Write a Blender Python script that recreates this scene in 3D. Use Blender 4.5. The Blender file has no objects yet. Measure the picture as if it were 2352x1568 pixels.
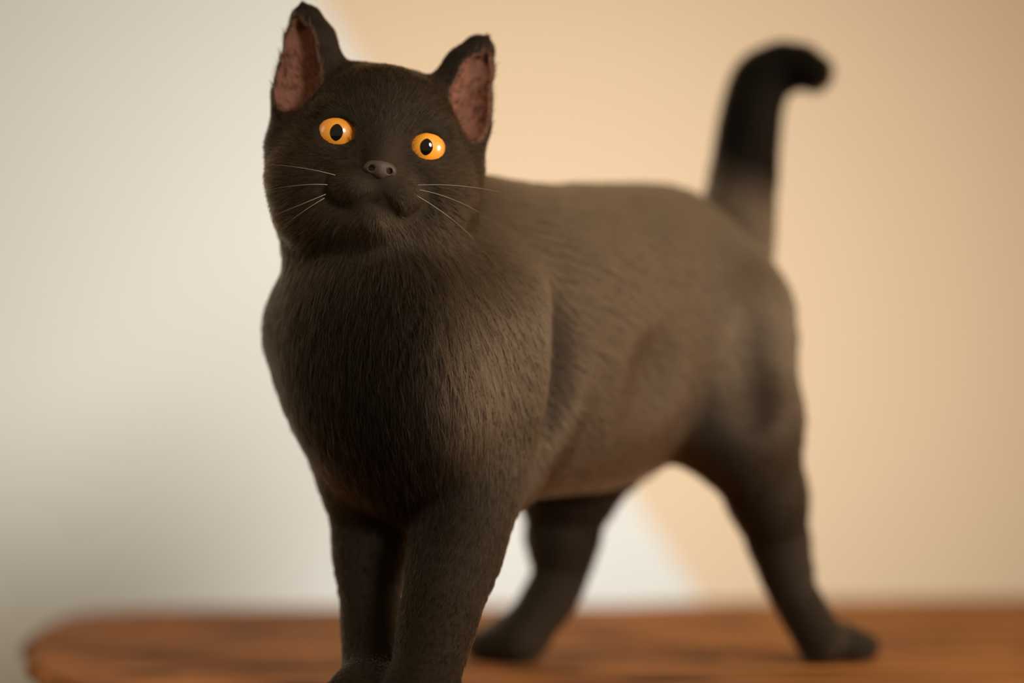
import bpy, math, random
import numpy as np
from mathutils import Vector, Matrix

# ------------------------------------------------------------------ camera
ZP = 0.45                       # height of the bench top
FPX = 4857.0                    # focal length in pixels of the 2352 px wide frame
CAM = np.array([0.0, 0.0, ZP + 0.1265])
PITCH = math.atan((1023.0 - 784.0) / FPX)
scene = bpy.context.scene
cam_d = bpy.data.cameras.new('camera')
cam_d.sensor_width = 36.0
cam_d.lens = FPX / 2352.0 * 36.0
cam_d.clip_start = 0.05
cam_o = bpy.data.objects.new('camera', cam_d)
scene.collection.objects.link(cam_o)
cam_o.location = CAM
cam_o.rotation_euler = (math.pi / 2 + PITCH, 0, 0)
cam_d.dof.use_dof = True
cam_d.dof.focus_distance = 1.0
cam_d.dof.aperture_fstop = 2.0
scene.camera = cam_o

# ------------------------------------------------------------------ world and lamps
world = bpy.data.worlds.new('world')
scene.world = world
world.use_nodes = True
world.node_tree.nodes['Background'].inputs[0].default_value = (1.0, 0.73, 0.38, 1)
world.node_tree.nodes['Background'].inputs[1].default_value = 0.36


def lamp(name, kind, loc, target, energy, color, size=0.3, **kw):
    d = bpy.data.lights.new(name, kind)
    d.energy = energy
    d.color = color
    if kind == 'AREA':
        d.shape = 'DISK'
        d.size = size
    else:
        d.shadow_soft_size = size
    for k, v in kw.items():
        setattr(d, k, v)
    o = bpy.data.objects.new(name, d)
    scene.collection.objects.link(o)
    o.location = loc
    o.rotation_euler = (Vector(target) - Vector(loc)).to_track_quat('-Z', 'Y').to_euler()
    return o


lamp('front_lamp', 'SPOT', (1.42, -0.80, ZP + 0.92), (0.0, 1.9, ZP + 0.20), 500, (1.0, 0.94, 0.84), 0.46,
     spot_size=math.radians(28), spot_blend=1.0)
lamp('side_lamp', 'SPOT', (1.75, 0.75, ZP + 0.34), (0.02, 1.12, ZP + 0.18), 125, (1.0, 0.80, 0.58), 0.30,
     spot_size=math.radians(26), spot_blend=0.6)
lamp('window_light', 'AREA', (-2.2, 0.7, ZP + 1.0), (-0.3, 1.95, ZP + 0.2), 3.5, (1.0, 0.97, 0.92), 0.9)

vs = scene.view_settings
vs.view_transform = 'Standard'
vs.look = 'None'
vs.gamma = 1.0
vs.use_curve_mapping = False
vs.exposure = 0.0


# ------------------------------------------------------------------ helpers
_f = np.array([0, math.cos(PITCH), math.sin(PITCH)])
_u = np.array([0, -math.sin(PITCH), math.cos(PITCH)])


def at(px, py, y):
    """point of the place that lies at distance y in front of the camera, in line with a picture point"""
    d = np.array([1.0, 0, 0]) * (px - 1176.0) / FPX - _u * (py - 784.0) / FPX + _f
    return CAM + d * (y / d[1])


def tag(o, label=None, cat=None, group=None, kind=None):
    for k, v in (('label', label), ('category', cat), ('group', group), ('kind', kind)):
        if v:
            o[k] = v
    return o


def mesh_obj(name, verts, faces, mat, parent=None, smooth=True):
    me = bpy.data.meshes.new(name)
    if isinstance(verts, np.ndarray) and isinstance(faces, np.ndarray):
        n = faces.shape[1]
        me.vertices.add(len(verts))
        me.vertices.foreach_set('co', verts.astype(np.float32).ravel())
        me.loops.add(faces.size)
        me.loops.foreach_set('vertex_index', faces.astype(np.int32).ravel())
        me.polygons.add(len(faces))
        me.polygons.foreach_set('loop_start', np.arange(0, faces.size, n, dtype=np.int32))
        me.update(calc_edges=True)
        me.validate()
    else:
        me.from_pydata([tuple(v) for v in verts], [], [tuple(f) for f in faces])
        me.update()
    if smooth:
        me.polygons.foreach_set('use_smooth', np.ones(len(me.polygons), dtype=bool))
    me.materials.append(mat)
    o = bpy.data.objects.new(name, me)
    scene.collection.objects.link(o)
    if parent is not None:
        o.parent = parent
        o.matrix_parent_inverse = Matrix.Translation(-Vector(parent.matrix_world.translation)) if parent.type == 'EMPTY' else Matrix()
    return o


def new_mat(name):
    m = bpy.data.materials.new(name)
    m.use_nodes = True
    nt = m.node_tree
    return m, nt, nt.nodes['Principled BSDF']


def simple_mat(name, col, rough=0.6, **kw):
    m, nt, b = new_mat(name)
    b.inputs['Base Color'].default_value = (*col, 1)
    b.inputs['Roughness'].default_value = rough
    for k, v in kw.items():
        b.inputs[k].default_value = v
    return m


def node(nt, kind, **kw):
    n = nt.nodes.new(kind)
    for k, v in kw.items():
        setattr(n, k, v)
    return n


# ------------------------------------------------------------------ materials
def wall_mat(name, col):
    m, nt, b = new_mat(name)
    tc = node(nt, 'ShaderNodeTexCoord')
    n1 = node(nt, 'ShaderNodeTexNoise')
    n1.inputs['Scale'].default_value = 2.2
    n1.inputs['Detail'].default_value = 4
    ramp = node(nt, 'ShaderNodeMixRGB')
    ramp.inputs[1].default_value = (*[c * 0.97 for c in col], 1)
    ramp.inputs[2].default_value = (*col, 1)
    nt.links.new(tc.outputs['Object'], n1.inputs['Vector'])
    nt.links.new(n1.outputs['Fac'], ramp.inputs[0])
    nt.links.new(ramp.outputs[0], b.inputs['Base Color'])
    n2 = node(nt, 'ShaderNodeTexNoise')
    n2.inputs['Scale'].default_value = 160
    nt.links.new(tc.outputs['Object'], n2.inputs['Vector'])
    bp = node(nt, 'ShaderNodeBump')
    bp.inputs['Strength'].default_value = 0.12
    bp.inputs['Distance'].default_value = 0.002
    nt.links.new(n2.outputs['Fac'], bp.inputs['Height'])
    nt.links.new(bp.outputs[0], b.inputs['Normal'])
    b.inputs['Roughness'].default_value = 0.85
    return m


def wood_mat():
    m, nt, b = new_mat('weathered_wood')
    tc = node(nt, 'ShaderNodeTexCoord')
    mp = node(nt, 'ShaderNodeMapping')
    mp.inputs['Scale'].default_value = (2.2, 11.0, 11.0)
    nt.links.new(tc.outputs['Object'], mp.inputs['Vector'])
    n1 = node(nt, 'ShaderNodeTexNoise')
    n1.inputs['Scale'].default_value = 3.0
    n1.inputs['Detail'].default_value = 8
    n1.inputs['Distortion'].default_value = 1.2
    nt.links.new(mp.outputs[0], n1.inputs['Vector'])
    r1 = node(nt, 'ShaderNodeValToRGB')
    e = r1.color_ramp.elements
    e[0].position, e[0].color = 0.30, (0.13, 0.042, 0.009, 1)
    e[1].position, e[1].color = 0.68, (0.56, 0.225, 0.058, 1)
    mid = e.new(0.48)
    mid.color = (0.34, 0.128, 0.032, 1)
    nt.links.new(n1.outputs['Fac'], r1.inputs[0])
    # dark cracks and knot holes
    mp2 = node(nt, 'ShaderNodeMapping')
    mp2.inputs['Scale'].default_value = (9.0, 20.0, 20.0)
    mp2.inputs['Location'].default_value = (0.35, 0.2, 0.0)
    nt.links.new(tc.outputs['Object'], mp2.inputs['Vector'])
    n2 = node(nt, 'ShaderNodeTexNoise')
    n2.inputs['Scale'].default_value = 1.3
    n2.inputs['Detail'].default_value = 2
    nt.links.new(mp2.outputs[0], n2.inputs['Vector'])
    r2 = node(nt, 'ShaderNodeValToRGB')
    e = r2.color_ramp.elements
    e[0].position, e[0].color = 0.30, (0.12, 0.12, 0.12, 1)
    e[1].position, e[1].color = 0.42, (1, 1, 1, 1)
    nt.links.new(n2.outputs['Fac'], r2.inputs[0])
    mx = node(nt, 'ShaderNodeMixRGB', blend_type='MULTIPLY')
    mx.inputs[0].default_value = 1.0
    nt.links.new(r1.outputs[0], mx.inputs[1])
    nt.links.new(r2.outputs[0], mx.inputs[2])
    nt.links.new(mx.outputs[0], b.inputs['Base Color'])
    bp = node(nt, 'ShaderNodeBump')
    bp.inputs['Strength'].default_value = 0.5
    bp.inputs['Distance'].default_value = 0.006
    nt.links.new(mx.outputs[0], bp.inputs['Height'])
    nt.links.new(bp.outputs[0], b.inputs['Normal'])
    b.inputs['Roughness'].default_value = 0.8
    b.inputs['Specular IOR Level'].default_value = 0.15
    return m


def hair_mat(name, col, rough=0.32, by_coat=None):
    m = bpy.data.materials.new(name)
    m.use_nodes = True
    nt = m.node_tree
    nt.nodes.clear()
    out = node(nt, 'ShaderNodeOutputMaterial')
    h = node(nt, 'ShaderNodeBsdfHairPrincipled')
    h.parametrization = 'COLOR'
    h.inputs['Color'].default_value = (*col, 1)
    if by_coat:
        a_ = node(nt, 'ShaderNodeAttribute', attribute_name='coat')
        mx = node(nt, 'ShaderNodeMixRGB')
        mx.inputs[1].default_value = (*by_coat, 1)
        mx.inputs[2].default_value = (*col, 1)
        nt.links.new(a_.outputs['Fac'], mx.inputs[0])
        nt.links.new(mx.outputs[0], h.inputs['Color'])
        gl = node(nt, 'ShaderNodeMapRange')          # gloss follows the painted light too: weaker where shade is painted
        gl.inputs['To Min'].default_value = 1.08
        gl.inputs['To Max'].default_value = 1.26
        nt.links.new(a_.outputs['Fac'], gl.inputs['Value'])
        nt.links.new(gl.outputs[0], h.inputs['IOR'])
    h.inputs['Roughness'].default_value = rough
    h.inputs['Radial Roughness'].default_value = 0.45
    h.inputs['IOR'].default_value = 1.22
    nt.links.new(h.outputs[0], out.inputs[0])
    return m


M_WHITE = wall_mat('white_wall_paint', (0.80, 0.83, 0.85))
M_CREAM = wall_mat('peach_wall_paint', (0.745, 0.59, 0.435))
M_FLOOR = simple_mat('dark_floor', (0.16, 0.10, 0.06), 0.5)
M_WOOD = wood_mat()
M_FUR = hair_mat('black_brown_fur', (0.125, 0.088, 0.058), 0.36, (0.008, 0.006, 0.0045))  # brown for fur painted as lit, near-black for fur painted as shaded
M_EARFUR = hair_mat('brown_ear_fur', (0.16, 0.085, 0.055))
M_WHISK = simple_mat('whisker', (0.36, 0.32, 0.22), 0.5)


def skin_mat():
    m, nt, b = new_mat('black_coat_and_ear_skin')
    a = node(nt, 'ShaderNodeAttribute', attribute_name='ear_skin')
    mx = node(nt, 'ShaderNodeMixRGB')
    mx.inputs[1].default_value = (0.007, 0.005, 0.004, 1)
    mx.inputs[2].default_value = (0.21, 0.095, 0.066, 1)
    ac = node(nt, 'ShaderNodeAttribute', attribute_name='coat')  # same painted light and shade on the surface under the strands
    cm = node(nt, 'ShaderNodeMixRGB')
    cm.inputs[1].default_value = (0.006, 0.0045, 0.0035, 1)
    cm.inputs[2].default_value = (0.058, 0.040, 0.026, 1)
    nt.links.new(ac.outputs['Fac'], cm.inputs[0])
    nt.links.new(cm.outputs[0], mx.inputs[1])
    nt.links.new(a.outputs['Fac'], mx.inputs[0])
    nt.links.new(mx.outputs[0], b.inputs['Base Color'])
    b.inputs['Roughness'].default_value = 0.75
    b.inputs['Specular IOR Level'].default_value = 0.08
    return m


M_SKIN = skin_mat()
M_NOSE = simple_mat('nose_leather', (0.068, 0.050, 0.037), 0.55, **{'Specular IOR Level': 0.35})
M_PUPIL = simple_mat('pupil', (0.004, 0.003, 0.004), 0.03)


def iris_mat():
    m, nt, b = new_mat('amber_iris')
    tc = node(nt, 'ShaderNodeTexCoord')
    sep = node(nt, 'ShaderNodeSeparateXYZ')
    nt.links.new(tc.outputs['Object'], sep.inputs[0])
    ln = node(nt, 'ShaderNodeVectorMath', operation='LENGTH')
    cmb = node(nt, 'ShaderNodeCombineXYZ')
    nt.links.new(sep.outputs['X'], cmb.inputs['X'])
    nt.links.new(sep.outputs['Z'], cmb.inputs['Y'])
    nt.links.new(cmb.outputs[0], ln.inputs[0])
    r = node(nt, 'ShaderNodeValToRGB')
    mr = node(nt, 'ShaderNodeMapRange')
    mr.inputs['From Max'].default_value = 0.011
    nt.links.new(ln.outputs['Value'], mr.inputs['Value'])
    nt.links.new(mr.outputs[0], r.inputs[0])
    e = r.color_ramp.elements
    e[0].position, e[0].color = 0.25, (1.0, 0.41, 0.040, 1)
    e[1].position, e[1].color = 0.95, (0.35, 0.10, 0.02, 1)
    k = e.new(0.72)
    k.color = (0.95, 0.33, 0.022, 1)
    nt.links.new(r.outputs[0], b.inputs['Base Color'])
    b.inputs['Roughness'].default_value = 0.35
    b.inputs['Coat Weight'].default_value = 1.0
    b.inputs['Coat Roughness'].default_value = 0.02
    return m


M_IRIS = iris_mat()

# ------------------------------------------------------------------ the setting
WALL_Y = 1.98
a = at(740, 0, WALL_Y)
b_ = at(1590, 1350, WALL_Y)
sl = (b_[0] - a[0]) / (b_[2] - a[2])


def on_line(z):
    return np.array([a[0] + sl * (z - a[2]), WALL_Y, z])


p_top, p_bot = on_line(2.6), on_line(0.0)
tag(mesh_obj('wall_back', [(-3.2, WALL_Y, 0), p_bot, p_top, (-3.2, WALL_Y, 2.6)], [(0, 1, 2, 3)], M_WHITE, None, False), kind='structure')
tag(mesh_obj('wall_right', [p_bot, (3.2, WALL_Y + 0.35, 0), (3.2, WALL_Y + 0.60, 2.6), p_top], [(0, 1, 2, 3)], M_CREAM, None, False), kind='structure')
tag(mesh_obj('floor', [(-3.2, -2, 0), (3.2, -2, 0), (3.2, 2.7, 0), (-3.2, 2.7, 0)], [(0, 1, 2, 3)], M_FLOOR, None, False), kind='structure')


# ------------------------------------------------------------------ bench
def bench():
    root = bpy.data.objects.new('bench', None)
    scene.collection.objects.link(root)
    root.location = (0.3, 1.35, 0)
    bpy.context.view_layer.update()
    tag(root, 'rustic brown wooden bench slab with rounded end, cat standing on it', 'bench')
    key = [(-0.222, 1.10), (-0.274, 1.22), (-0.309, 1.34), (-0.330, 1.46), (-0.335, 1.56), (-0.318, 1.63),
           (-0.27, 1.662), (-0.20, 1.674), (-0.08, 1.682), (0.08, 1.698), (0.16, 1.738), (0.30, 1.765), (0.44, 1.785), (0.70, 1.80),
           (0.90, 1.80), (0.97, 1.72), (0.98, 1.45), (0.97, 1.10), (0.90, 0.95), (0.60, 0.925), (0.25, 0.93), (0.0, 0.90), (-0.09, 0.925), (-0.165, 0.99)]
    n = len(key)
    pts = []
    K = np.array(key)
    for i in range(n):
        p0, p1, p2, p3 = K[i - 1], K[i], K[(i + 1) % n], K[(i + 2) % n]
        for t in np.linspace(0, 1, 8, endpoint=False):
            pts.append(0.5 * ((2 * p1) + (-p0 + p2) * t + (2 * p0 - 5 * p1 + 4 * p2 - p3) * t * t + (-p0 + 3 * p1 - 3 * p2 + p3) * t ** 3))
    P = np.array(pts)
    N = len(P)
    tg = np.roll(P, -1, 0) - np.roll(P, 1, 0)
    tg /= np.linalg.norm(tg, axis=1)[:, None]
    inw = np.stack([tg[:, 1], -tg[:, 0]], 1)          # outline runs clockwise
    if np.dot((P.mean(0) - P[0]), inw[0]) < 0:
        inw = -inw
    rng = np.random.default_rng(4)
    wob = sum(rng.uniform(-1, 1) * np.sin(np.arange(N) / N * 2 * math.pi * k + rng.uniform(0, 6)) for k in range(7, 26)) * 0.0005
    P = P + inw * wob[:, None]
    th, rad = 0.036, 0.007
    rings = []
    for ang in np.linspace(0, math.pi / 2, 6):       # top rounding
        rings.append((rad * (1 - math.sin(ang)), -rad * (1 - math.cos(ang))))
    prof = rings + [(0.010, -th * 0.45), (0.030, -th * 0.8), (0.050, -th)]
    V, F = [], []
    for off, dz in prof:
        for i in range(N):
            q = P[i] + inw[i] * off
            V.append((q[0], q[1], ZP + dz))
    for r in range(len(prof) - 1):
        for i in range(N):
            j = (i + 1) % N
            F.append((r * N + i, r * N + j, (r + 1) * N + j, (r + 1) * N + i))
    F.append(tuple(range(N)))
    F.append(tuple(range((len(prof) - 1) * N, len(prof) * N))[::-1])
    s = mesh_obj('seat_slab', V, F, M_WOOD, root, False)
    for poly in s.data.polygons:
        poly.use_smooth = len(poly.vertices) == 4
    for x in (-0.08, 0.78):
        for y in (1.10, 1.58):
            h = ZP - th + 0.004
            V = []
            for z, r in ((0, 0.022), (h * 0.5, 0.027), (h, 0.030)):
                for k in range(14):
                    an = 2 * math.pi * k / 14
                    V.append((x + r * math.cos(an), y + r * math.sin(an), z))
            F = [(r * 14 + k, r * 14 + (k + 1) % 14, (r + 1) * 14 + (k + 1) % 14, (r + 1) * 14 + k) for r in range(2) for k in range(14)]
            F += [tuple(range(14))[::-1], tuple(range(28, 42))]
            mesh_obj('leg', V, F, M_WOOD, root, True)
    return root


bench()


# ------------------------------------------------------------------ implicit surfaces
class Field:
    """distance field on a grid, built up from smooth unions and cuts"""

    def __init__(self, lo, hi, h):
        self.lo, self.h = np.array(lo, float), h
        self.n = np.ceil((np.array(hi) - self.lo) / h).astype(int) + 1
        self.f = np.full(self.n, 0.05, np.float32)

    def _box(self, lo, hi):
        i0 = np.clip(np.floor((lo - self.lo) / self.h).astype(int), 0, self.n)
        i1 = np.clip(np.ceil((hi - self.lo) / self.h).astype(int) + 1, 0, self.n)
        sl_ = tuple(slice(p, q) for p, q in zip(i0, i1))
        g = [(self.lo[k] + np.arange(i0[k], i1[k]) * self.h).astype(np.float32) for k in range(3)]
        return sl_, g

    def add(self, prim, k, cut=False):
        lo, hi = prim.bounds(k + 3 * self.h)
        sl_, g = self._box(lo, hi)
        if any(len(q) == 0 for q in g):
            return
        X, Y, Z = np.meshgrid(*g, indexing='ij')
        d = prim.dist(np.stack([X, Y, Z], -1)).astype(np.float32)
        cur = self.f[sl_]
        if cut:
            d = -d
            hh = np.clip(0.5 - 0.5 * (cur - d) / k, 0, 1)
            self.f[sl_] = cur * (1 - hh) + d * hh + k * hh * (1 - hh)
        else:
            hh = np.clip(0.5 + 0.5 * (d - cur) / k, 0, 1)
            self.f[sl_] = d * (1 - hh) + cur * hh - k * hh * (1 - hh)

    def mesh(self):
        f = self.f
        s = f < 0
        c = s[:-1, :-1, :-1].astype(np.uint8)
        for dx, dy, dz in ((1, 0, 0), (0, 1, 0), (1, 1, 0), (0, 0, 1), (1, 0, 1), (0, 1, 1), (1, 1, 1)):
            c = c + s[dx:s.shape[0] - 1 + dx, dy:s.shape[1] - 1 + dy, dz:s.shape[2] - 1 + dz]
        act = np.argwhere((c > 0) & (c < 8))
        idx = np.full(c.shape, -1, np.int32)
        idx[tuple(act.T)] = np.arange(len(act))
        off = np.array([(x, y, z) for x in (0, 1) for y in (0, 1) for z in (0, 1)])
        val = np.stack([f[tuple((act + o).T)] for o in off], 1)
        acc = np.zeros((len(act), 3))
        cnt = np.zeros(len(act))
        for i in range(8):
            for j in range(i + 1, 8):
                if np.abs(off[i] - off[j]).sum() != 1:
                    continue
                m = (val[:, i] < 0) != (val[:, j] < 0)
                t = val[m, i] / (val[m, i] - val[m, j])
                acc[m] += off[i] + (off[j] - off[i]) * t[:, None]
                cnt[m] += 1
        V = self.lo + (act + acc / cnt[:, None]) * self.h
        quads = []
        for ax in range(3):
            b1, b2 = (ax + 1) % 3, (ax + 2) % 3
            sa = [slice(0, -1)] * 3
            sb = [slice(0, -1)] * 3
            sa[ax], sb[ax] = slice(0, -1), slice(1, None)
            A, B = s[tuple(sa)], s[tuple(sb)]
            e = np.argwhere(A != B)
            e = e[(e[:, b1] > 0) & (e[:, b2] > 0)]
            flip = s[tuple(e.T)]
            d1, d2 = np.zeros(3, int), np.zeros(3, int)
            d1[b1], d2[b2] = 1, 1
            q = np.stack([idx[tuple((e - d1 - d2).T)], idx[tuple((e - d2).T)], idx[tuple(e.T)], idx[tuple((e - d1).T)]], 1)
            q[~flip] = q[~flip][:, ::-1]
            quads.append(q)
        Q = np.concatenate(quads)
        return V, Q[(Q >= 0).all(1)]


class Ell:
    def __init__(self, c, r, axes=None):
        self.c, self.r = np.array(c, float), np.array(r, float)
        self.R = np.eye(3) if axes is None else np.array(axes, float)   # rows: the local axes

    def bounds(self, m):
        e = np.abs(self.R.T) @ self.r + m
        return self.c - e, self.c + e

    def dist(self, P):
        q = (P - self.c) @ self.R.T
        k0 = np.linalg.norm(q / self.r, axis=-1)
        k1 = np.linalg.norm(q / self.r ** 2, axis=-1)
        return k0 * (k0 - 1.0) / np.maximum(k1, 1e-6)


class Cone:
    """round cone from a to b"""

    def __init__(self, p, q, r1, r2, flat=None, fs=1.0):
        self.a, self.b, self.r1, self.r2 = np.array(p, float), np.array(q, float), r1, r2
        self.flat, self.fs = flat, fs       # squeeze along this unit direction

    def bounds(self, m):
        r = max(self.r1, self.r2) + m
        return np.minimum(self.a, self.b) - r, np.maximum(self.a, self.b) + r

    def dist(self, P):
        ba = self.b - self.a
        q = P - self.a
        if self.flat is not None:
            w = q @ self.flat
            bb = ba @ self.flat
            t0 = np.clip((q @ ba) / (ba @ ba), 0, 1)
            q = q + ((w - t0 * bb) * (self.fs - 1.0))[..., None] * self.flat
        t = np.clip((q @ ba) / (ba @ ba), 0, 1)
        d = np.linalg.norm(q - t[..., None] * ba, axis=-1) - (self.r1 + (self.r2 - self.r1) * t)
        return d / (self.fs if self.fs > 1.3 else 1.0) ** 0.5


class Chain:
    """one limb: a tapering tube along a smooth line of joints"""

    def __init__(self, P, R, sub=5):
        P, R = np.array(P, float), np.array(R, float)
        n = len(P)
        Q, S = [], []
        for i in range(n - 1):
            p0 = P[i - 1] if i else 2 * P[0] - P[1]
            p3 = P[i + 2] if i + 2 < n else 2 * P[-1] - P[-2]
            p1, p2 = P[i], P[i + 1]
            for t in np.linspace(0, 1, sub, endpoint=False):
                Q.append(0.5 * (2 * p1 + (p2 - p0) * t + (2 * p0 - 5 * p1 + 4 * p2 - p3) * t * t + (3 * p1 - p0 - 3 * p2 + p3) * t ** 3))
                w = t * t * (3 - 2 * t)
                S.append(R[i] * (1 - w) + R[i + 1] * w)
        self.Q, self.S = np.array(Q + [P[-1]]), np.array(S + [R[-1]])

    def bounds(self, m):
        r = self.S.max() + m
        return self.Q.min(0) - r, self.Q.max(0) + r

    def dist(self, P, flow=False):
        best = np.full(P.shape[:-1], 9.0)
        fl = np.zeros(P.shape) if flow else None
        for i in range(len(self.Q) - 1):
            d = Cone(self.Q[i], self.Q[i + 1], self.S[i], self.S[i + 1]).dist(P)
            if flow:
                v = self.Q[i + 1] - self.Q[i]
                fl[d < best] = v / np.linalg.norm(v)
            best = np.minimum(best, d)
        return (best, fl) if flow else best


# ------------------------------------------------------------------ the cat: frames
AX = np.array([0.62, 0.78, 0.0])
AX /= np.linalg.norm(AX)                       # chest to rump
LT = np.array([AX[1], -AX[0], 0.0])            # the cat's left flank
UP = np.array([0, 0, 1.0])
TORSO = np.array([LT, AX, UP])
DOWN = -UP


def rot(axis, ang):
    return np.array(Matrix.Rotation(math.radians(ang), 3, Vector(axis)))


HM = rot((0, 1, 0), 8.5) @ rot((0, 0, 1), 8.5) @ rot((1, 0, 0), -3)
HX, HF, HU = HM @ np.array([1.0, 0, 0]), HM @ np.array([0, -1.0, 0]), HM @ np.array([0, 0, 1.0])
HEAD = np.array([HX, HF, HU])
HO = at(881, 315, 1.003)


def hp(x, f, u):
    return HO + (HX * x + HF * f + HU * u) * 0.001


NOSE = hp(0, 12, -18)
prims = []       # (primitive, blend, flow direction or None for head, fur length in mm, lift)


def tor(c, r, flow, ln, k=0.022, lift=0.30):
    prims.append((Ell(c, r, TORSO), k, flow, ln, lift))


def limb(pts, flow, ln, k=0.014, lift=0.25):
    P = [at(p[0], p[1], p[2]) if len(p) == 4 else np.array(p[:3]) for p in pts]
    R = [p[-1] for p in pts]
    prims.append((Chain(P, R), k, flow if flow is not None else 'along', ln, lift))


Z = ZP
BACK = AX * 0.9 - UP * 0.45
CHEST = DOWN * 0.9 + AX * 0.1
tor((-0.062, 1.048, Z + 0.176), (0.056, 0.050, 0.062), CHEST, 12, 0.02, 0.35)
tor((-0.046, 1.054, Z + 0.142), (0.046, 0.044, 0.055), CHEST, 11, 0.03, 0.35)
tor((-0.005, 1.115, Z + 0.180), (0.055, 0.085, 0.080), BACK, 9, 0.035)
tor((0.045, 1.180, Z + 0.187), (0.056, 0.085, 0.084), BACK, 9, 0.04)
tor((0.090, 1.235, Z + 0.202), (0.050, 0.068, 0.074), BACK, 9, 0.04)
# neck
prims.append((Cone((-0.055, 1.060, Z + 0.188), hp(0, -49, -25), 0.0485, 0.0435), 0.02, CHEST, 11, 0.3))
prims.append((Cone(hp(0, -58, -24), (0.0, 1.13, Z + 0.213), 0.034, 0.044), 0.02, BACK, 9, 0.3))
# shoulders and fore legs
LIT_LIMBS = [len(prims)]  # limbs that get the painted lit tone
limb([(1110, 740, 1.060, 0.036), (1150, 900, 1.068, 0.033), (1120, 1060, 1.078, 0.0285)], AX * 0.5 - UP, 8, 0.016)
limb([(1085, 1060, 1.058, 0.0290), (1054, 1230, 1.040, 0.0240), (1012, 1400, 1.020, 0.0190), (980, 1540, 0.990, 0.0162), (970, 1600, 0.978, 0.0165)], None, 5, 0.009)
limb([(752, 760, 1.080, 0.031), (826, 980, 1.085, 0.028), (862, 1060, 1.080, 0.0275)], AX * 0.5 - UP, 8, 0.02)
limb([(858, 1060, 1.082, 0.0270), (852, 1230, 1.076, 0.0200), (852, 1400, 1.064, 0.0152), (852, 1520, 1.040, 0.0138), (846, 1590, 1.015, 0.0148)], None, 5, 0.009)
# hind legs
LIT_LIMBS.append(len(prims))
limb([(1650, 740, 1.225, 0.044), (1690, 930, 1.215, 0.0340)], DOWN + AX * 0.3, 8, 0.022)
limb([(1690, 960, 1.210, 0.0330), (1752, 1110, 1.225, 0.0248), (1782, 1220, 1.238, 0.0190), (1800, 1290, 1.240, 0.0165), (1822, 1360, 1.240, 0.0140), (1885, 1470, 1.236, 0.0140)], None, 6, 0.02)
limb([(1480, 900, 1.275, 0.040), (1325, 1080, 1.262, 0.032), (1296, 1200, 1.262, 0.0235), (1282, 1330, 1.262, 0.0165), (1215, 1440, 1.252, 0.0145), (1185, 1480, 1.245, 0.0140)], None, 6)


def paw(c, heading, s=1.0, ln=4):
    """three-lobed paw standing on the bench: c on the bench top, heading is the way the toes point"""
    h = np.array([heading[0], heading[1], 0.0])
    h /= np.linalg.norm(h)
    sd = np.array([-h[1], h[0], 0.0])
    c = np.array([c[0], c[1], Z])
    ax = np.array([sd, h, UP])
    prims.append((Ell(c + UP * 0.0105 * s, np.array([0.0155, 0.0180, 0.0115]) * s, ax), 0.014, h, ln, 0.2))
    for i, (o, f) in enumerate(((-0.0115, 0.012), (-0.004, 0.0165), (0.004, 0.0165), (0.0115, 0.012))):
        prims.append((Ell(c + sd * o * s + h * f * s + UP * 0.0082 * s, np.array([0.0050, 0.0085, 0.0080]) * s, ax), 0.0022, h, ln, 0.2))


def ground(px, py):
    y = FPX * 0.1265 / (py - 1023.0)
    return at(px, py, y)


paw((-0.0425, 0.970), (-0.2, -1))
paw((-0.0715, 0.998), (-0.35, -1))
paw(ground(1915, 1512), (1.0, -0.25), 1.05)
paw(ground(1170, 1510), (-1.0, -0.45), 1.05)
# tail
TAIL = len(prims)
limb([(1680, 575, 1.275, 0.0240), (1704, 430, 1.300, 0.0205), (1716, 330, 1.312, 0.0190), (1729, 245, 1.318, 0.0180), (1748, 192, 1.320, 0.0178), (1782, 165, 1.320, 0.0165),
      (1825, 155, 1.316, 0.0140), (1862, 166, 1.310, 0.0115)], None, 8, 0.010, 0.35)

N_BODY = len(prims)


def hd(c, r, k=0.008, ln=5, lift=0.22):
    prims.append((Ell(hp(*c), np.array(r) * 0.001, HEAD), k, None, ln, lift))


hd((0, -38, 0), (47, 43, 42), 0.012, 6)
for s in (-1, 1):
    hd((s * 29, -27, -20), (22.5, 24, 24), 0.010, 8, 0.3)
    hd((s * 9.5, 0, -26), (12.0, 11, 9.5), 0.006, 5.5, 0.32)
    hd((s * 21, -8.5, 10.5), (13, 7, 5.5), 0.006, 4)
    hd((s * 22, -9, -11.5), (12, 7, 5.0), 0.006, 5)
hd((0, -16, 14), (26, 16, 21), 0.010, 5.5)
for s in (-1, 1):
    hd((s * 17, -40, 21), (20, 20, 19), 0.008, 6)
prims.append((Cone(hp(0, -4, 3), hp(0, 6.5, -15), 0.0085, 0.0068), 0.006, None, 4, 0.28))
hd((0, -3, -38.5), (9.0, 9, 7), 0.005, 6, 0.32)
hd((0, -18, -41), (25, 20, 16), 0.006, 6)
for s in (-1, 1):
    hd((s * 21, -27, -36), (24, 22, 21), 0.006, 7, 0.32)
EAR = []
FLAT = HF
for s in (-1, 1):
    fl = HU * 0.9 + HX * s * 0.3
    prims.append((Chain([hp(s * 35, -42, 26), hp(s * 39.0, -42, 45), hp(s * 42.6, -42, 56.5), hp(s * 46.4, -42, 66)], [0.0195, 0.0142, 0.0096, 0.0026]), 0.005, fl, 3.0, 0.15))
    prims.append((Cone(hp(s * 42, -40, 16), hp(s * 42, -36, -4), 0.0105, 0.0115), 0.010, None, 5, 0.2))
    EAR.append(Chain([hp(s * 40.5 - (s < 0) * 2.5, -28, 22), hp(s * 43.0 - (s < 0) * 2.5, -32, 42), hp(s * 45.5 - (s < 0), -36.0, 55)], [0.0125, 0.0090, 0.0030]))

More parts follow.
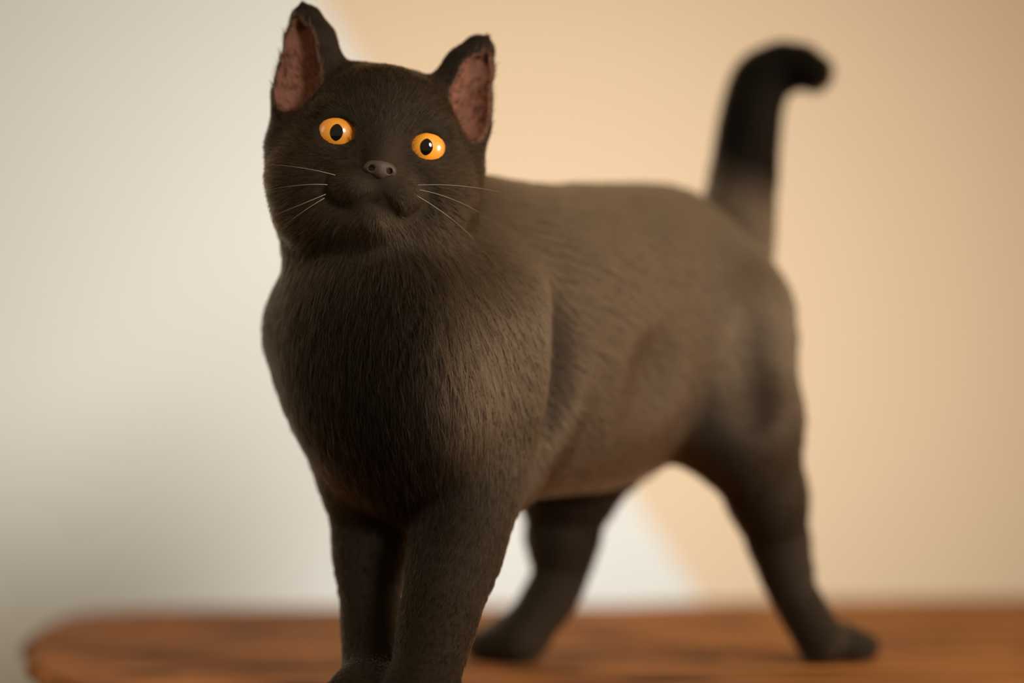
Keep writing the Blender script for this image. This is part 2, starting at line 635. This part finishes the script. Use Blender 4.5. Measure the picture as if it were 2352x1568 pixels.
BODY = Field((-0.165, 0.945, Z - 0.004), (0.235, 1.365, Z + 0.400), 0.0016)
for pr in prims:
    BODY.add(pr[0], pr[1])
for e in EAR:
    BODY.add(e, 0.0015, cut=True)
EYE_C, EYE_R = [], 0.0112
for s in (-1, 1):
    c = hp(s * 21.0, -10.6, -0.5)
    EYE_C.append(c)
    BODY.add(Cone(c + HF * 0.005, c + HF * 0.03 + HX * s * 0.003, 0.0077, 0.0085, HU, 1.24), 0.0015, cut=True)
    BODY.add(Ell(c + (HF * 8.0 - HX * s * 8.0 - HU * 2.5) * 0.001, (0.0035, 0.004, 0.0028), HEAD), 0.001, cut=True)
# hollows behind the shoulder and in front of the thigh
BODY.add(Ell(at(1280, 890, 1.061), (0.014, 0.012, 0.048), TORSO), 0.014, cut=True)
BODY.add(Ell(at(1520, 890, 1.122), (0.012, 0.022, 0.026), TORSO), 0.014, cut=True)
BODY.add(Ell(at(1735, 840, 1.170), (0.012, 0.014, 0.036), TORSO), 0.012, cut=True)
# mouth: a short line under the nose that splits to both sides
mouth = [((0, 12, -21), (0, 11.5, -27)), ((0, 11.5, -27), (-10, 6, -35)), ((0, 11.5, -27), (10, 6, -35))]
for p, q in mouth:
    BODY.add(Cone(hp(*p), hp(*q), 0.0011, 0.0011), 0.0018, cut=True)
# flat soles
BV, BQ = BODY.mesh()
BV[:, 2] = np.maximum(BV[:, 2], Z + 0.0005)

cat = bpy.data.objects.new('cat', None)
scene.collection.objects.link(cat)
cat.location = (0.02, 1.14, ZP)
bpy.context.view_layer.update()
tag(cat, 'black shorthaired cat with amber eyes and raised hooked tail standing on wooden bench', 'cat')
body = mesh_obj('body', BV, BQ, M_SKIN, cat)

# attributes of the coat
W = np.zeros(len(BV))
FLOW = np.zeros((len(BV), 3))
LEN = np.zeros(len(BV))
LIFT = np.zeros(len(BV))
radial = BV - NOSE - HF * 0.012
radial /= np.linalg.norm(radial, axis=1)[:, None]
for pr, k, flow, ln, lift in prims:
    along = isinstance(flow, str)
    d = pr.dist(BV, True) if along else pr.dist(BV)
    if along:
        d, fa = d
    w = np.exp(-np.clip(d, 0, None) / 0.006) + 1e-9
    fl = fa if along else radial if flow is None else np.broadcast_to(np.array(flow) / np.linalg.norm(flow), BV.shape)
    FLOW += fl * w[:, None]
    LEN += ln * w
    LIFT += lift * w
    W += w
LEN /= W
LIFT /= W
skin = np.zeros(len(BV))
for e in EAR:
    skin = np.maximum(skin, np.clip(1.0 - (np.abs(e.dist(BV)) - 0.0006) / 0.0012, 0, 1))
bare = skin.copy()
for c in EYE_C:
    bare = np.maximum(bare, np.clip(1 - (np.linalg.norm((BV - c - HF * 0.008) * 1.0, axis=1) - 0.0102) / 0.0015, 0, 1))
bare = np.maximum(bare, np.clip(1 - (np.linalg.norm(BV - NOSE, axis=1) - 0.006) / 0.002, 0, 1))
for p, q in mouth:
    bare = np.maximum(bare, 0.9 * np.clip(1 - (Cone(hp(*p), hp(*q), 0.0009, 0.0009).dist(BV) - 0.0014) / 0.0012, 0, 1))
dn = np.linalg.norm(BV - NOSE, axis=1)
LEN *= np.clip(0.50 + (dn - 0.008) / 0.04, 0.50, 1.0)
at_ = body.data.attributes.new('ear_skin', 'FLOAT', 'POINT')
at_.data.foreach_set('value', skin.astype(np.float32))
NRM = np.zeros(len(BV) * 3, np.float32)
body.data.vertices.foreach_get('normal', NRM)
NRM = NRM.reshape(-1, 3).astype(float)


def grow(name, count, weight, mat, parent, seed, length, flow, lift, r_root, r_tip, npts=5, jitter=0.35):
    rng = np.random.default_rng(seed)
    A, B, C, D = (BV[BQ[:, i]] for i in range(4))
    area = 0.5 * np.linalg.norm(np.cross(C - A, D - B), axis=1) * weight[BQ].mean(1)
    fi = rng.choice(len(BQ), count, p=area / area.sum())
    u, v = rng.random(count), rng.random(count)
    q = BQ[fi]
    wts = np.stack([(1 - u) * (1 - v), u * (1 - v), u * v, (1 - u) * v], 1)

    def lerp(arr):
        return (arr[q] * (wts[..., None] if arr.ndim == 2 else wts)).sum(1)
    p, n, fl, ln, lf = lerp(BV), lerp(NRM), lerp(flow), lerp(length) * 0.001, lerp(lift)
    n /= np.linalg.norm(n, axis=1)[:, None]
    fl = fl + rng.normal(0, 0.12, fl.shape) * np.linalg.norm(fl, axis=1)[:, None]
    t = fl - n * (fl * n).sum(1)[:, None]
    t /= np.linalg.norm(t, axis=1)[:, None] + 1e-9
    # locks: neighbouring hairs lean the same way
    ph = np.sin(p @ np.array([810.0, 470, 640]) + 2 * np.sin(p @ np.array([290.0, -510, 330]))) + np.sin(p @ np.array([-540.0, 880, 690]) + 1.3)
    sd = np.cross(n, t)
    t = t + sd * (ph * 0.07)[:, None] + sd * rng.normal(0, jitter * 0.3, count)[:, None]
    t /= np.linalg.norm(t, axis=1)[:, None]
    lf = lf * (1 + rng.normal(0, jitter * 0.6, count)) + 0.05 * ph * 0.5
    ln = ln * rng.uniform(0.65, 1.1, count)
    pts = np.zeros((count, npts, 3))
    cur = p - n * 0.0004
    pts[:, 0] = cur
    for k in range(1, npts):
        a_ = np.clip(lf * (1.6 - 1.5 * k / (npts - 1)), 0.02, 1.0)
        d = n * a_[:, None] + t * np.sqrt(1 - np.minimum(a_, 0.999) ** 2)[:, None]
        cur = cur + d * (ln / (npts - 1))[:, None]
        pts[:, k] = cur
    pts[..., 2] = np.maximum(pts[..., 2], ZP + 0.0004)
    hc = bpy.data.hair_curves.new(name)
    hc.add_curves([npts] * count)
    hc.position_data.foreach_set('vector', pts.astype(np.float32).ravel())
    rad = np.linspace(1, 0, npts)
    rad = (r_tip + (r_root - r_tip) * rad ** 0.7)
    at2 = hc.attributes.get('radius') or hc.attributes.new('radius', 'FLOAT', 'POINT')
    at2.data.foreach_set('value', np.tile(rad, count).astype(np.float32))
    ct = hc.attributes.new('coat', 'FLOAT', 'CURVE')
    ct.data.foreach_set('value', np.clip(lerp(LIT_TONE) + rng.normal(0, 0.12, count) * np.clip(lerp(LIT_TONE) * 4, 0.2, 1), 0, 1).astype(np.float32))
    hc.materials.append(mat)
    o = bpy.data.objects.new(name, hc)
    scene.collection.objects.link(o)
    o.parent = parent
    o.matrix_parent_inverse = Matrix.Translation(-Vector(parent.location))
    return tag(o, kind='stuff')


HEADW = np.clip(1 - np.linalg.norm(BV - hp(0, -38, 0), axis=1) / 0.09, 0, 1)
LIT_TONE = np.zeros(len(BV))  # fur tone with light and shade painted in, high where lit
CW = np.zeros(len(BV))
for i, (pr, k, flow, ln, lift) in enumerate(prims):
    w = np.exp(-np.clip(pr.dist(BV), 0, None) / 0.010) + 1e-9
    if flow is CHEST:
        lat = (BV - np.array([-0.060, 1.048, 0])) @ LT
        v = 0.16 + 0.69 * np.clip((lat - 0.044) / 0.018, 0, 1)      # shade painted on the chest, lit tone towards the left shoulder
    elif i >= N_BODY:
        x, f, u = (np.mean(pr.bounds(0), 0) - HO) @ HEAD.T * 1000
        v = 0.12 if u > 12 and abs(x) < 15 or abs(x) > 33 and u > 0 else 0.60 if u < -8 else 0.40  # cheeks painted as lit, forehead and ears as shaded
    elif flow is BACK or i in LIT_LIMBS:
        v = 0.85                      # lit tone painted on back, flanks, left shoulder and left thigh
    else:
        v = 0.30                      # legs: darker, shade painted into the black coat
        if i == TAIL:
            v = 0.03 + 0.77 * np.clip((Z + 0.300 - BV[:, 2] + (BV[:, 0] - 0.14) * -0.5) / 0.03, 0, 1)     # tail: lit tone painted on the root, shade on the end
    LIT_TONE += v * w
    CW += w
LIT_TONE /= CW
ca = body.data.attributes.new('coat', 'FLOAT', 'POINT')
ca.data.foreach_set('value', LIT_TONE.astype(np.float32))
DENS = (1 - np.maximum(bare - skin, skin * 0.6)) * (0.8 + 2.4 * HEADW)
LEN = np.where(skin > 0.4, 6.0, LEN)
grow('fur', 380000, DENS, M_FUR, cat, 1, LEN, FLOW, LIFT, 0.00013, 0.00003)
# pale wisps inside the ears
rim = skin * 1.0
EF = np.broadcast_to(HU * 0.5, BV.shape).copy()
for s in (-1, 1):
    m = ((BV - HO) @ HX) * s > 0
    EF[m] += HX * s * 0.25 + HF * 0.1
grow('inner_ear_hair', 2600, rim, M_EARFUR, cat, 3, np.full(len(BV), 6.0), EF, np.full(len(BV), 0.15), 0.00009, 0.00003)


# ------------------------------------------------------------------ eyes
def eye(c, s, gaze):
    g = gaze / np.linalg.norm(gaze)
    upv = HU - g * (HU @ g)
    upv /= np.linalg.norm(upv)
    rt = np.cross(g, upv)
    V, F = [], []
    nu, nv = 48, 32
    for i in range(nv + 1):
        th = math.pi * i / nv
        for j in range(nu):
            ph = 2 * math.pi * j / nu
            V.append((math.sin(th) * math.cos(ph) * EYE_R, -math.cos(th) * EYE_R, math.sin(th) * math.sin(ph) * EYE_R))
    for i in range(nv):
        for j in range(nu):
            F.append((i * nu + j, i * nu + (j + 1) % nu, (i + 1) * nu + (j + 1) % nu, (i + 1) * nu + j))
    o = mesh_obj('eye', V, F, M_IRIS)
    M = Matrix((( rt[0], -g[0], upv[0]), (rt[1], -g[1], upv[1]), (rt[2], -g[2], upv[2]))).to_4x4()
    M.translation = Vector(c)
    o.parent = cat
    o.matrix_parent_inverse = Matrix.Translation(-Vector(cat.location))
    o.matrix_basis = M
    # slit pupil, pointed at both ends, lying on the eyeball
    V, F = [], []
    rr = EYE_R + 0.00012
    nr, na = 6, 40
    V.append((0, -rr, 0))
    for i in range(1, nr + 1):
        for j in range(na):
            an = 2 * math.pi * j / na
            x = math.cos(an) * abs(math.cos(an)) ** 0.25 * 0.0031 * i / nr
            z = math.sin(an) * 0.0041 * i / nr
            V.append((x, -math.sqrt(rr * rr - x * x - z * z), z))
    F += [(0, 1 + j, 1 + (j + 1) % na) for j in range(na)]
    for i in range(nr - 1):
        for j in range(na):
            p, q = 1 + i * na + j, 1 + i * na + (j + 1) % na
            F.append((p, p + na, q + na, q))
    pu = mesh_obj('pupil', V, F, M_PUPIL)
    pu.parent = o
    return o


for c, s in zip(EYE_C, (-1, 1)):
    g = np.array([0.01 + 0.09 * s, 0, CAM[2] + 0.11]) - c
    eye(c, s, g)

# ------------------------------------------------------------------ nose
NF = Field(NOSE - 0.016, NOSE + 0.016, 0.0005)
NF.add(Ell(hp(0, 9.2, -15.8), (0.0062, 0.0048, 0.0034), HEAD), 0.003)
NF.add(Ell(hp(0, 9.4, -19.0), (0.0034, 0.0042, 0.0030), HEAD), 0.003)
for s in (-1, 1):
    NF.add(Ell(hp(s * 5.0, 8.0, -17.6), (0.0030, 0.0042, 0.0026), HEAD), 0.0025)
for s in (-1, 1):
    NF.add(Cone(hp(s * 3.9, 15.5, -18.2), hp(s * 4.6, 8.0, -17.4), 0.0015, 0.0012), 0.0008, cut=True)
    NF.add(Cone(hp(s * 4.2, 14.0, -18.4), hp(s * 8.2, 11.0, -18.8), 0.0007, 0.0006), 0.0006, cut=True)
nv_, nq_ = NF.mesh()
mesh_obj('nose', nv_, nq_, M_NOSE, cat)


# ------------------------------------------------------------------ whiskers
def whisker(p, c, q, r=0.00016):
    p, c, q = (np.array(v, float) for v in (p, c, q))
    V, F = [], []
    n = 12
    for i in range(n + 1):
        t = i / n
        x = (1 - t) ** 2 * p + 2 * t * (1 - t) * c + t * t * q
        d = 2 * (1 - t) * (c - p) + 2 * t * (q - c)
        d /= np.linalg.norm(d)
        e1 = np.cross(d, HU)
        e1 /= np.linalg.norm(e1)
        e2 = np.cross(d, e1)
        for k in range(5):
            an = 2 * math.pi * k / 5
            V.append(x + (e1 * math.cos(an) + e2 * math.sin(an)) * r * (1.05 - 0.9 * t))
    for i in range(n):
        for k in range(5):
            F.append((i * 5 + k, i * 5 + (k + 1) % 5, i * 5 + 5 + (k + 1) % 5, i * 5 + 5 + k))
    return mesh_obj('whisker', V, F, M_WHISK, cat)


wl = [((770, 402, 0.990), (690, 380, 0.984), (605, 377, 0.996)), ((752, 424, 0.990), (690, 420, 0.984), (612, 437, 0.998)),
      ((748, 446, 0.990), (690, 470, 0.985), (632, 494, 0.998)), ((745, 455, 0.990), (700, 480, 0.986), (650, 520, 1.0))]
wr = [((960, 425, 0.996), (1050, 420, 0.995), (1145, 440, 1.005)), ((965, 436, 0.998), (1040, 450, 0.998), (1105, 490, 1.008)),
      ((955, 448, 0.998), (1030, 490, 1.000), (1085, 545, 1.012))]
for w in wl + wr:
    whisker(*[at(*p) for p in w])
